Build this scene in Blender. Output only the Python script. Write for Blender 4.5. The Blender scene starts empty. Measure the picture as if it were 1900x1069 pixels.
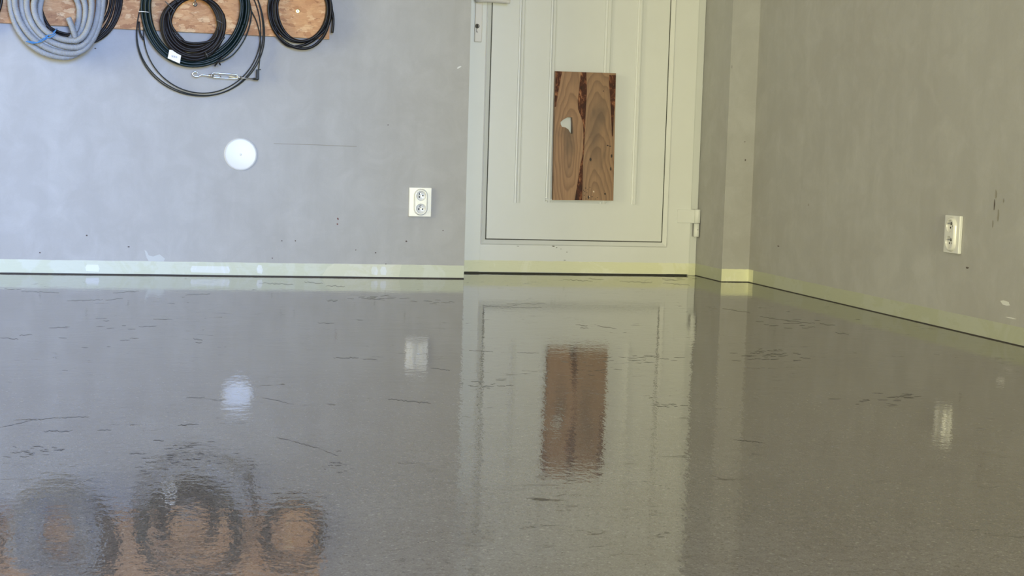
import bpy, bmesh, math, random
from mathutils import Vector, Matrix
random.seed(7)
sc = bpy.context.scene
COL = sc.collection
# ------------------------------------------------------------------ camera
F, YAW, PITCH, ROLL = 2708.7, 0.2227, -0.0877, 0.0301
CAM = Vector((-0.985, -5.1382, 0.4322))
_fw = Vector((math.sin(YAW)*math.cos(PITCH), math.cos(YAW)*math.cos(PITCH), math.sin(PITCH)))
_r0 = Vector((math.cos(YAW), -math.sin(YAW), 0)); _u0 = _r0.cross(_fw)
RX = math.cos(ROLL)*_r0 + math.sin(ROLL)*_u0
UX = -math.sin(ROLL)*_r0 + math.cos(ROLL)*_u0
cd = bpy.data.cameras.new('camera'); cd.sensor_width = 36; cd.lens = F*36/1900; cd.clip_start = .05
co = bpy.data.objects.new('camera', cd); COL.objects.link(co)
m = Matrix(((RX.x, UX.x, -_fw.x), (RX.y, UX.y, -_fw.y), (RX.z, UX.z, -_fw.z))).to_4x4()
m.translation = CAM; co.matrix_world = m
sc.camera = co
# ------------------------------------------------------------------ world, light, exposure
sc.view_settings.view_transform = 'Standard'; sc.view_settings.look = 'None'
sc.view_settings.gamma = 1; sc.view_settings.exposure = 0.0
try: sc.view_settings.use_curve_mapping = False
except Exception: pass
w = bpy.data.worlds.new('sky'); sc.world = w; w.use_nodes = True
bg = w.node_tree.nodes['Background']; bg.inputs[0].default_value = (1, .80, .75, 1); bg.inputs[1].default_value = 1.27

def area(name, loc, target, sx, sy, power, color, spread=180):
    l = bpy.data.lights.new(name, 'AREA'); l.shape = 'RECTANGLE'; l.size = sx; l.size_y = sy
    l.energy = power; l.color = color; l.spread = math.radians(spread)
    o = bpy.data.objects.new(name, l); COL.objects.link(o); o.location = loc
    d = Vector(target)-Vector(loc); o.rotation_euler = d.to_track_quat('-Z', 'Y').to_euler()
    return o
# daylight through the open garage door behind the camera, and through the side doorway on the left; plus two added fills
area('daylight_garage_opening', (-1.6, -7.4, 1.25), (-.9, 0, .9), 4.2, 2.1, 53, (1.0, .82, .47))
area('blue_fill_left_wall', (-.75, -7.3, 1.30), (-2.45, 0, .42), 1.6, 1.4, 46, (.20, .42, 1.0), 44)  # added lamp, narrow spread, tints the left wall blue
area('daylight_side_doorway', (-4.15, -1.8, 1.05), (1.0, -1.6, .9), 1.5, 2.0, 74, (1.0, .95, .53))
area('yellow_bounce_fill', (.1, -7.3, .35), (.95, 0, .0), 1.6, .5, 40, (1.0, 1.0, .62), 90)  # added low lamp for a yellow-green tint at lower right

# ------------------------------------------------------------------ geometry solved from the picture
REC = .2665; WX = .98; RW = 1.0876
def ray(px, py):
    return (_fw + RX*((px-950)/F) + UX*((534.5-py)/F))
def onY(px, py, y=0.):           # point of the plane Y = y
    d = ray(px, py); t = (y-CAM.y)/d.y; return CAM + d*t
def onX(px, py, x):
    d = ray(px, py); t = (x-CAM.x)/d.x; return CAM + d*t
def onZ(px, py, z=0.):
    d = ray(px, py); t = (z-CAM.z)/d.z; return CAM + d*t

# ------------------------------------------------------------------ materials
def mat(name, color=(.8, .8, .8), rough=.5, metal=0, spec=None):
    M = bpy.data.materials.new(name); M.use_nodes = True
    b = M.node_tree.nodes['Principled BSDF']
    b.inputs['Base Color'].default_value = (*color, 1); b.inputs['Roughness'].default_value = rough
    b.inputs['Metallic'].default_value = metal
    if spec is not None: b.inputs['Specular IOR Level'].default_value = spec
    return M
class NT:
    def __init__(s, M): s.t = M.node_tree; s.b = s.t.nodes['Principled BSDF']
    def n(s, k, **kw):
        x = s.t.nodes.new(k)
        for a, v in kw.items():
            if a.startswith('i_'):
                key = a[2:].replace('_', ' ')
                x.inputs[key].default_value = v
            else: setattr(x, a, v)
        return x
    def l(s, a, b): s.t.links.new(a, b)
    def coord(s, scale=(1, 1, 1), rot=(0, 0, 0), loc=(0, 0, 0), src='Object'):
        c = s.n('ShaderNodeTexCoord'); mp = s.n('ShaderNodeMapping')
        mp.inputs['Scale'].default_value = scale; mp.inputs['Rotation'].default_value = rot; mp.inputs['Location'].default_value = loc
        s.l(c.outputs[src], mp.inputs[0]); return mp.outputs[0]
    def noise(s, vec, scale, detail=4, rough=.55, dist=0):
        x = s.n('ShaderNodeTexNoise'); x.inputs['Scale'].default_value = scale; x.inputs['Detail'].default_value = detail
        x.inputs['Roughness'].default_value = rough; x.inputs['Distortion'].default_value = dist
        s.l(vec, x.inputs['Vector']); return x.outputs['Fac']
    def ramp(s, fac, stops, interp='LINEAR'):
        x = s.n('ShaderNodeValToRGB'); x.color_ramp.interpolation = interp
        e = x.color_ramp.elements
        while len(e) > 1: e.remove(e[-1])
        first = True
        for p, c in stops:
            if isinstance(c, (int, float)): c = (c, c, c)
            if first: q = e[0]; q.position = p; first = False
            else: q = e.new(p)
            q.color = (*c, 1)
        s.l(fac, x.inputs[0]); return x.outputs[0]
    def mix(s, fac, a, b, mode='MIX'):
        x = s.n('ShaderNodeMix', data_type='RGBA', blend_type=mode)
        for i, v in ((0, fac), (6, a), (7, b)):
            if hasattr(v, 'is_linked'): s.l(v, x.inputs[i])
            elif isinstance(v, tuple): x.inputs[i].default_value = (*v, 1)
            else: x.inputs[i].default_value = v
        return x.outputs[2]
    def math(s, op, a, b=0.):
        x = s.n('ShaderNodeMath', operation=op)
        for i, v in ((0, a), (1, b)):
            if hasattr(v, 'is_linked'): s.l(v, x.inputs[i])
            else: x.inputs[i].default_value = v
        return x.outputs[0]
    def bump(s, h, strength=.3, dist=.002):
        x = s.n('ShaderNodeBump'); x.inputs['Strength'].default_value = strength; x.inputs['Distance'].default_value = dist
        s.l(h, x.inputs['Height']); s.l(x.outputs[0], s.b.inputs['Normal']); return x

def wall_mat(name, base, warm):
    M = mat(name, base, .75, spec=.25); n = NT(M); v = n.coord()
    big = n.noise(v, 1.6, 5, .6); mid = n.noise(v, 9, 6, .65, .6); fine = n.noise(v, 260, 3, .7)
    vert = n.noise(n.coord((1, 1, .18)), 14, 4, .6, .4)
    c = n.mix(n.ramp(big, [(.35, 0.), (.68, 1.)]), base, warm)
    c = n.mix(n.ramp(mid, [(.42, 0.), (.70, .55)]), c, tuple(x*1.17 for x in base))
    c = n.mix(n.ramp(vert, [(.45, 0.), (.75, .28)]), c, tuple(x*.86 for x in warm))
    c = n.mix(n.ramp(fine, [(.35, .0), (.75, .20)]), c, tuple(x*.78 for x in base))
    n.l(c, n.b.inputs['Base Color'])
    h = n.math('ADD', n.math('MULTIPLY', mid, 1.), n.math('MULTIPLY', fine, .25)); n.bump(h, .35, .0012)
    return M
M_wall = wall_mat('grey_plaster', (.43, .435, .44), (.40, .395, .39))
M_wallR = M_wall
M_ceil = mat('ceiling_plaster', (.55, .55, .53), .9)
M_dark = mat('gap_shade', (.035, .032, .03), .8)  # dark colour standing in for the shadow in the gap at the wall feet
M_mark = mat('scuff_dark', (.10, .08, .07), .8)
M_markr = mat('scuff_rust', (.16, .05, .04), .8)
M_markf = mat('pencil_line', (.30, .29, .255), .8)
M_markw = mat('paint_chip_white', (.72, .74, .74), .7)
M_smear = mat('filler_smear', (.52, .545, .55), .7)

def floor_mat():
    M = mat('polished_concrete', (.2, .19, .17), .06); n = NT(M); v = n.coord()
    big = n.noise(v, 1.3, 5, .6, .4); mid = n.noise(v, 7, 6, .65, .5)
    sp = n.n('ShaderNodeTexVoronoi'); sp.inputs['Scale'].default_value = 330; n.l(v, sp.inputs['Vector'])
    sep = n.n('ShaderNodeSeparateColor'); n.l(sp.outputs['Color'], sep.inputs[0]); rnd = sep.outputs[0]
    fine = n.noise(v, 420, 2, .7); grit = n.noise(v, 90, 4, .75)
    c = n.mix(n.ramp(big, [(.3, 0.), (.7, 1.)]), (.185, .168, .152), (.235, .220, .205))
    c = n.mix(n.ramp(mid, [(.42, 0.), (.75, .55)]), c, (.140, .115, .098))
    c = n.mix(n.ramp(grit, [(.40, 0.), (.72, .55)]), c, (.08, .068, .06))
    c = n.mix(n.ramp(fine, [(.50, 0.), (.72, .50)]), c, (.40, .39, .375))
    c = n.mix(n.ramp(rnd, [(.0, .45), (.07, .45), (.075, 0.)], 'CONSTANT'), c, (.07, .055, .045))
    c = n.mix(n.ramp(rnd, [(.0, 0.), (.970, 0.), (.975, .26)], 'CONSTANT'), c, (.55, .53, .50))
    # sparse scuffs where the clear coat missed, slightly longer across the room
    vs = n.coord((.5, 1, 1)); s1 = n.noise(vs, 36, 6, .72, 1.0); gate = n.noise(v, 2.6, 4, .6)
    scuff = n.math('MULTIPLY', n.ramp(s1, [(.60, 0.), (.65, 1.)]), n.ramp(gate, [(.44, 0.), (.60, 1.)]))
    c = n.mix(n.math('MULTIPLY', scuff, .85), c, (.040, .032, .026))
    n.l(c, n.b.inputs['Base Color'])
    rr = n.math('ADD', n.ramp(mid, [(.35, .015), (.75, .06)]), n.math('MULTIPLY', scuff, .30)); n.l(rr, n.b.inputs['Roughness'])
    n.b.inputs['IOR'].default_value = 1.66
    sl = n.math('SUBTRACT', .5, n.math('MULTIPLY', scuff, .32)); n.l(sl, n.b.inputs['Specular IOR Level'])
    w1 = n.noise(n.coord((.55, 1, 1)), 30, 2, .5); w2 = n.noise(v, 9, 2, .5); w3 = n.noise(v, 110, 2, .6)
    h = n.math('ADD', n.math('MULTIPLY', w1, .38), n.math('MULTIPLY', w2, .7)); w4 = n.noise(n.coord((1.9, .9, 1)), 55, 2, .5); h = n.math('ADD', h, n.math('MULTIPLY', w4, .36)); h = n.math('ADD', h, n.math('MULTIPLY', w3, .12))
    n.bump(h, 1., .00042)
    return M
M_floor = floor_mat()

def plastic(name, c, rough=.35):
    M = mat(name, c, rough); n = NT(M); v = n.coord()
    f = n.noise(v, 6, 5, .6); n.l(n.mix(n.ramp(f, [(.4, 0.), (.75, .25)]), c, tuple(x*.88 for x in c)), n.b.inputs['Base Color'])
    return M
M_door = plastic('white_upvc', (.735, .76, .75), .38)
M_handle = plastic('white_coated_metal', (.74, .72, .69), .35)
M_sock = plastic('white_socket_plastic', (.74, .75, .74), .22)
M_cover = plastic('white_cover_plastic', (.60, .61, .61), .3)
M_hole = mat('black_hole', (.01, .01, .01), .8)
M_gask = mat('rubber_gasket', (.05, .05, .04), .7)
M_steel = mat('zinc_steel', (.55, .56, .58), .33, 1)
M_brass = mat('brass', (.80, .66, .30), .3, 1)
def tape_mat(name, c):
    M = mat(name, c, .55); n = NT(M); v = n.coord()
    f = n.noise(v, 7, 5, .65, .8); g = n.noise(n.coord((1, 1, 5)), 22, 4, .6, 1.)
    k = n.mix(n.ramp(f, [(.5, 0.), (.56, .55)]), c, (min(1, c[0]*1.10), min(1, c[1]*1.1), min(1, c[2]*1.25)))
    k = n.mix(n.ramp(g, [(.60, 0.), (.70, .25)]), k, tuple(x*.8 for x in c)); n.l(k, n.b.inputs['Base Color'])
    n.bump(g, .4, .0015); return M
M_tape = tape_mat('cream_masking_tape', (.56, .595, .475))
M_tapeY = tape_mat('yellow_masking_tape', (.76, .775, .55))
M_tapeR = tape_mat('thin_masking_tape', (.43, .455, .355))

def osb_mat():
    M = mat('osb_flakes', (.6, .4, .25), .65); n = NT(M)
    cols = []
    for k, (ang, sc_, seed) in enumerate(((.15, 24, 0), (-.75, 30, 3.3), (1.2, 27, 7.1), (-.25, 34, 11.7), (.6, 26, 15.1))):
        v = n.coord((1, 1, 2.1), (0, ang, 0), (seed, seed*.7, seed*.3))
        nz = n.n('ShaderNodeTexNoise'); nz.inputs['Scale'].default_value = 110; nz.inputs['Detail'].default_value = 3; n.l(v, nz.inputs['Vector'])
        ad = n.n('ShaderNodeVectorMath', operation='MULTIPLY_ADD'); n.l(nz.outputs['Color'], ad.inputs[0]); ad.inputs[1].default_value = (.020, .020, .020); n.l(v, ad.inputs[2])
        vo = n.n('ShaderNodeTexVoronoi'); vo.inputs['Scale'].default_value = sc_*1.35; n.l(ad.outputs[0], vo.inputs['Vector'])
        s = n.n('ShaderNodeSeparateColor'); n.l(vo.outputs['Color'], s.inputs[0])
        g = n.noise(n.coord((.5, 1, 7), (0, ang, 0)), 55, 4, .65)
        c = n.ramp(s.outputs[0], [(0, (.30, .12, .045)), (.12, (.47, .22, .085)), (.4, (.60, .31, .13)), (.75, (.68, .38, .17)), (1, (.88, .62, .34))])
        c = n.mix(n.ramp(g, [(.38, .0), (.66, .65)]), c, (.46, .215, .085))
        cols.append((c, s.outputs[1]))
    c = cols[0][0]
    for (ci, r) in cols[1:]:
        c = n.mix(n.ramp(r, [(0, 0.), (.60, 0.), (.61, .85)], 'CONSTANT'), c, ci)
    dk = n.noise(n.coord((.5, 1, 1.6), (0, .3, 0)), 45, 4, .7, 1.2)
    c = n.mix(n.ramp(dk, [(.60, 0.), (.68, .7)]), c, (.22, .085, .03))
    n.l(c, n.b.inputs['Base Color'])
    n.bump(n.noise(n.coord((1, 1, 3)), 60, 4), .5, .002)
    return M
M_osb = osb_mat()

def walnut(name, c1, c2, c3, cx, cz, seed, kz=0.):
    M = mat(name, c1, .5); n = NT(M)
    v = n.coord((1, 1, .20), loc=(-cx, 0, -cz*.20))
    nz = n.n('ShaderNodeTexNoise'); nz.inputs['Scale'].default_value = 13; nz.inputs['Detail'].default_value = 1
    n.l(n.coord((1, 1, .45), loc=(seed, 0, 0)), nz.inputs['Vector'])
    ad = n.n('ShaderNodeVectorMath', operation='MULTIPLY_ADD'); n.l(nz.outputs['Color'], ad.inputs[0]); ad.inputs[1].default_value = (.044, 0, .044)
    a2 = n.n('ShaderNodeVectorMath', operation='SUBTRACT'); n.l(v, ad.inputs[2]); n.l(ad.outputs[0], a2.inputs[0]); a2.inputs[1].default_value = (.022, 0, .022)
    wv = n.n('ShaderNodeTexWave', wave_type='RINGS', rings_direction='Y', wave_profile='SAW'); wv.inputs['Scale'].default_value = 26
    wv.inputs['Distortion'].default_value = 1.2; wv.inputs['Detail'].default_value = 2; wv.inputs['Detail Scale'].default_value = 3
    n.l(a2.outputs[0], wv.inputs['Vector'])
    big = n.noise(n.coord((1, 1, .35), loc=(seed, 0, 0)), 13, 3, .5, .8)
    a3 = n.n('ShaderNodeVectorMath', operation='ADD'); n.l(a2.outputs[0], a3.inputs[0]); a3.inputs[1].default_value = (0, 0, kz*.20)
    ln = n.n('ShaderNodeVectorMath', operation='LENGTH'); n.l(a3.outputs[0], ln.inputs[0])
    core = n.ramp(ln.outputs['Value'], [(.004, .85), (.020, .60), (.036, 0.)])
    fine = n.noise(n.coord((1, 1, .05)), 210, 3, .6)
    c = n.mix(n.ramp(wv.outputs['Fac'], [(.3, 0.), (.9, .85), (1., 0.)]), c1, c2)
    c = n.mix(n.math('MULTIPLY', core, n.ramp(big, [(.38, .25), (.60, 1.)])), c, c3)
    c = n.mix(n.ramp(big, [(.58, 0.), (.74, .5)]), c, c3)
    c = n.mix(n.ramp(fine, [(.4, 0.), (.75, .4)]), c, tuple(x*.55 for x in c1))
    n.l(c, n.b.inputs['Base Color']); return M
M_wal1 = walnut('walnut_light', (.37, .205, .105), (.225, .115, .055), (.09, .055, .034), -.056, .20, 2.3)
M_wal2 = walnut('walnut_dark', (.33, .19, .10), (.195, .105, .055), (.085, .053, .034), .048, -.04, 5.1, -.31)
def bark_mat():
    M = mat('bark_resin', (.12, .04, .015), .62, spec=.3); n = NT(M); v = n.coord((1, 1, .5))
    a = n.noise(v, 48, 4, .7, .6)
    n.l(n.ramp(a, [(.3, (.02, .007, .004)), (.5, (.075, .020, .008)), (.60, (.26, .10, .045)), (.70, (.52, .27, .14))]), n.b.inputs['Base Color'])
    n.bump(a, .3, .002); return M
M_bark = bark_mat()
def cable_mat(name, c, rough=.4):
    M = mat(name, c, rough, spec=.3); n = NT(M); f = n.noise(n.coord(), 30, 3, .6)
    n.l(n.mix(n.ramp(f, [(.4, 0.), (.7, .6)]), c, tuple(min(1, x*1.25+.001) for x in c)), n.b.inputs['Base Color']); return M
M_blk = cable_mat('black_cable', (.006, .0055, .007), .42)
M_blk2 = cable_mat('brownish_black_cable', (.008, .0055, .0055), .48)
M_grn = cable_mat('dark_green_cable', (.005, .015, .014), .40)
M_wire = cable_mat('wire_rope', (.016, .018, .017), .5)
M_cond = cable_mat('grey_conduit', (.31, .32, .33), .6)
M_conin = mat('conduit_bore', (.05, .05, .05), .8)
M_blue = mat('blue_twine', (.06, .22, .50), .6)
M_dtie = mat('grey_tie', (.12, .12, .12), .5)
M_white = mat('white_paper', (.86, .86, .86), .6)
M_cutcore = mat('cut_cable_core', (.25, .2, .18), .6)

# ------------------------------------------------------------------ helpers
def link(name, bm, mats, parent=None, smooth=False):
    me = bpy.data.meshes.new(name); bm.normal_update(); bm.to_mesh(me); bm.free()
    if not isinstance(mats, (list, tuple)): mats = [mats]
    for x in mats: me.materials.append(x)
    if smooth:
        for p in me.polygons: p.use_smooth = True
    o = bpy.data.objects.new(name, me); COL.objects.link(o)
    if parent:
        o.parent = parent; o.matrix_parent_inverse = Matrix.Identity(4)
    return o
def empty(name, loc, label=None, cat=None, group=None, kind=None):
    o = bpy.data.objects.new(name, None); COL.objects.link(o); o.location = loc; o.empty_display_size = .05
    tag(o, label, cat, group, kind); return o
def tag(o, label=None, cat=None, group=None, kind=None):
    if label: o['label'] = label
    if cat: o['category'] = cat
    if group: o['group'] = group
    if kind: o['kind'] = kind
    return o
def off(o, loc):       # shift a child's mesh so that it is local to its parent's origin
    o.data.transform(Matrix.Translation(-Vector(loc))); return o
def box(bm, a, b, mi=0, bev=0, seg=2):
    a = Vector(a); b = Vector(b); lo = Vector(map(min, a, b)); hi = Vector(map(max, a, b))
    r = bmesh.ops.create_cube(bm, size=1, matrix=Matrix.Translation((lo+hi)/2) @ Matrix.Diagonal((*(hi-lo), 1)))
    fs = set(f for v in r['verts'] for f in v.link_faces)
    for f in fs: f.material_index = mi
    if bev:
        es = list(set(e for v in r['verts'] for e in v.link_edges))
        q = bmesh.ops.bevel(bm, geom=es, offset=bev, segments=seg, affect='EDGES', profile=.5)
        for f in q['faces']: f.material_index = mi
def boxobj(name, a, b, m_, parent=None, bev=0, seg=2):
    bm = bmesh.new(); box(bm, a, b, 0, bev, seg); return link(name, bm, m_, parent)
def poly(bm, pts, mi=0):
    f = bm.faces.new([bm.verts.new(p) for p in pts]); f.material_index = mi; return f
def prism(bm, pts, d, mi=0):      # polygon extruded by vector d
    d = Vector(d); n_ = len(pts)
    a = [bm.verts.new(p) for p in pts]; b = [bm.verts.new(Vector(p)+d) for p in pts]
    fs = [bm.faces.new(a), bm.faces.new(b[::-1])]
    for i in range(n_): fs.append(bm.faces.new((a[i], b[i], b[(i+1) % n_], a[(i+1) % n_])))
    for f in fs: f.material_index = mi
    bmesh.ops.recalc_face_normals(bm, faces=fs)
def tube(bm, pts, r, sides=8, closed=False, rf=None, mi=0, cap=True):
    pts = [Vector(p) for p in pts]; n_ = len(pts); rings = []
    t0 = (pts[1]-pts[0]).normalized(); ref = Vector((0, 1, 0)) if abs(t0.y) < .9 else Vector((1, 0, 0))
    nrm = (ref - t0*ref.dot(t0)).normalized()
    for i, p in enumerate(pts):
        a = pts[max(0, i-1)]; b = pts[min(n_-1, i+1)]
        if closed: a = pts[i-1]; b = pts[(i+1) % n_]
        t = (b-a).normalized(); nrm = (nrm - t*nrm.dot(t)).normalized(); bi = t.cross(nrm)
        rr = rf(i) if rf else r
        rings.append([bm.verts.new(p + (nrm*math.cos(2*math.pi*k/sides)+bi*math.sin(2*math.pi*k/sides))*rr) for k in range(sides)])
    for i in range(n_ if closed else n_-1):
        A = rings[i]; B = rings[(i+1) % n_]
        for k in range(sides):
            f = bm.faces.new((A[k], A[(k+1) % sides], B[(k+1) % sides], B[k])); f.material_index = mi; f.smooth = True
    if cap and not closed:
        bm.faces.new(rings[0][::-1]).material_index = mi; bm.faces.new(rings[-1]).material_index = mi
def smoothpath(pts, n=12):       # Catmull-Rom
    pts = [Vector(p) for p in pts]; P = [pts[0]*2-pts[1]] + pts + [pts[-1]*2-pts[-2]]; out = []
    for i in range(1, len(P)-2):
        p0, p1, p2, p3 = P[i-1:i+3]
        for k in range(n):
            t = k/n; out.append(.5*((2*p1)+(p2-p0)*t+(2*p0-5*p1+4*p2-p3)*t*t+(3*p1-p0-3*p2+p3)*t**3))
    out.append(P[-2]); return out
def cyl(bm, c, axis, r, h, seg=32, mi=0, r2=None):
    axis = Vector(axis).normalized(); q = axis.to_track_quat('Z', 'Y').to_matrix().to_4x4()
    M = Matrix.Translation(Vector(c)+axis*h/2) @ q
    x = bmesh.ops.create_cone(bm, cap_ends=True, segments=seg, radius1=r, radius2=r if r2 is None else r2, depth=h, matrix=M)
    for f in set(f for v in x['verts'] for f in v.link_faces): f.material_index = mi
def lathe(bm, c, axis, prof, seg=48, mi=0):
    axis = Vector(axis).normalized(); q = axis.to_track_quat('Z', 'Y').to_matrix(); c = Vector(c); rings = []
    for (r, h) in prof:
        if r < 1e-6: rings.append([bm.verts.new(c+axis*h)]*seg)
        else: rings.append([bm.verts.new(c + q @ Vector((r*math.cos(2*math.pi*k/seg), r*math.sin(2*math.pi*k/seg), h))) for k in range(seg)])
    for i in range(len(rings)-1):
        A, B = rings[i], rings[i+1]
        for k in range(seg):
            vs = []
            for v in (A[k], A[(k+1) % seg], B[(k+1) % seg], B[k]):
                if v not in vs: vs.append(v)
            if len(vs) > 2:
                f = bm.faces.new(vs); f.material_index = mi; f.smooth = True

# ------------------------------------------------------------------ room shell
LX, BY, TOP = -4.2, -7.6, 2.65
def blot(bm, pts2, plane, mi):           # small flat mark lying on a wall: pts2 in picture px of the traced mark
    poly(bm, pts2, mi)
def speck(bm, c, ux, uz, rx, rz, mi, n=9, rot=0):
    pts = []
    for k in range(n):
        a = 2*math.pi*k/n; j = random.uniform(.65, 1.15)
        x, z = rx*math.cos(a)*j, rz*math.sin(a)*j
        x, z = x*math.cos(rot)-z*math.sin(rot), x*math.sin(rot)+z*math.cos(rot)
        pts.append(c+ux*x+uz*z)
    poly(bm, pts, mi)
X_, Z_ = Vector((1, 0, 0)), Vector((0, 0, 1))
PX = 1/520.                                 # metres per picture px on the far wall
bm = bmesh.new()
box(bm, (LX-.3, 0, 0), (0, .55, TOP), 0)
box(bm, (LX, -.0012, 0), (0, .01, .0036), 1)  # strip painted dark as the shaded gap below the tape
for (x, y, rx, ry, mi) in ((161, 437, 2, 1.6, 2), (627, 406, 1.6, 2.5, 3), (626, 416, 1.6, 1.5, 3), (754, 448, 2, 1.8, 2), (697, 469, 1.6, 1.3, 2),
                           (74, 469, 1.6, 1.3, 2), (239, 458, 2, 1.2, 2), (523, 447, 1.3, 1, 2), (660, 464, 1.2, 1, 2), (716, 490, 1.5, 1, 2), (548, 447, 1.2, 1, 2),
                           (177, 90, 2, 1.4, 2), (852, 125, 5, 1.6, 5), (720, 232, 1.4, 1, 2), (822, 428, 1.5, 1.5, 2), (505, 479, 1.3, 1, 2)):
    speck(bm, onY(x, y, -.0006), X_, Z_, rx*PX, ry*PX, mi, rot=.5 if mi == 5 else 0)
# faint pencil line
for a, b in (((508, 267.2), (560, 268.6)), ((560, 268.6), (604, 270)), ((604, 270.3), (662, 272.5))):
    p, q = onY(*a, -.0007), onY(*b, -.0007); poly(bm, [p, q, q+Z_*.0023, p+Z_*.0021], 4)
# filler smears just above the tape
poly(bm, [onY(x, y, -.0005) for x, y in ((268, 464), (272, 466), (276, 474), (284, 476), (296, 472), (306, 480), (304, 485), (276, 485), (272, 478))], 6)
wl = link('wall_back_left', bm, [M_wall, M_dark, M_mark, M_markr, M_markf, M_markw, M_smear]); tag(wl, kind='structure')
tag(wl, 'long grey plastered wall left of the white door', 'wall')
bm = bmesh.new()
box(bm, (WX, 0, 0), (RW+.5, .55, TOP), 0)
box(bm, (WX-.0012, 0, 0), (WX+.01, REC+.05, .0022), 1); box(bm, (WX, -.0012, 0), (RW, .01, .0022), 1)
for (x, y, rx, ry, mi) in ((1383, 297, 1.6, 2.5, 2), (1382, 263, 1.3, 1, 2), (1358, 124, .4, 4, 2)):
    speck(bm, onY(x, y, -.0006), X_, Z_, rx*PX, ry*PX, mi)
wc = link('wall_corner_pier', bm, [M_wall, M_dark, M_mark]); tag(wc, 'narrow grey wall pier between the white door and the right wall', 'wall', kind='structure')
bm = bmesh.new()
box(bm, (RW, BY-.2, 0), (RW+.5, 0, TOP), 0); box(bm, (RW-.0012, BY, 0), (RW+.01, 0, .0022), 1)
YY = Vector((0, -1, 0))
for (x, y, rx, ry, mi) in ((1444, 457, 6, 1.6, 2), (1866, 562, 16, 4, 3), (1876, 590, 20, 1, 3), (1795, 497, 5, 2, 2), (1845, 380, 2, 9, 2), (1852, 400, 3, 10, 4),
                           (1848, 360, 3, 8, 4), (1862, 372, 2, 5, 4), (1842, 415, 2, 7, 4), (1500, 380, 4, 3, 4)):
    speck(bm, onX(x, y, RW-.0006), YY, Z_, rx*PX*.8, ry*PX*.8, mi)
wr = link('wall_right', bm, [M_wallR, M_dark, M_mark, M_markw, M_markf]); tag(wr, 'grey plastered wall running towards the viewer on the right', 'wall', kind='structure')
bm = bmesh.new(); box(bm, (-.0, .20, 2.12), (WX, .55, TOP), 0)
tag(link('wall_above_door', bm, M_wall), 'grey wall above the white door', 'wall', kind='structure')
bm = bmesh.new()
box(bm, (LX-.3, -1.0, 0), (LX, 0, TOP)); box(bm, (LX-.3, BY-.2, 0), (LX, -2.6, TOP)); box(bm, (LX-.3, -2.6, 2.1), (LX, -1.0, TOP))
tag(link('wall_left', bm, M_wall), 'grey side wall with a doorway, left of the picture', 'wall', kind='structure')
bm = bmesh.new()
box(bm, (LX, BY-.2, 0), (-3.9, BY, TOP)); box(bm, (.7, BY-.2, 0), (RW, BY, TOP)); box(bm, (-3.9, BY-.2, 2.35), (.7, BY, TOP))
tag(link('wall_front', bm, M_wall), 'grey wall around the garage opening behind the viewer', 'wall', kind='structure')
tag(boxobj('ceiling', (LX-.3, BY-.2, TOP), (RW+.5, .55, TOP+.15), M_ceil), 'pale ceiling of the room', 'ceiling', kind='structure')
M_scr = mat('floor_scratch', (.055, .048, .042), .16); M_scl = mat('floor_scratch_pale', (.36, .35, .34), .3)
bm = bmesh.new(); box(bm, (LX-.3, BY-.2, -.12), (RW+.5, .55, 0), 0)
def streak(x0, y0, x1, y1, t_, mi=1):
    n_ = max(4, int(abs(x1-x0)/3.5)); up, dn = [], []
    for i in range(n_+1):
        u = i/n_; x = x0+(x1-x0)*u; y = y0+(y1-y0)*u+random.uniform(-.5, .5)*t_; e = t_*math.sin(math.pi*min(1, max(0, u*.92+.04)))*random.uniform(.45, 1.1)/2
        e *= random.uniform(.5, 1.05); up.append(onZ(x, y-e-.08, .0003)); dn.append(onZ(x+random.uniform(-1, 1), y+e+.08, .0003))
    V1 = [bm.verts.new(p) for p in up]; V2 = [bm.verts.new(p) for p in dn]
    for i in range(n_): bm.faces.new((V2[i], V2[i+1], V1[i+1], V1[i])).material_index = mi
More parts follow.
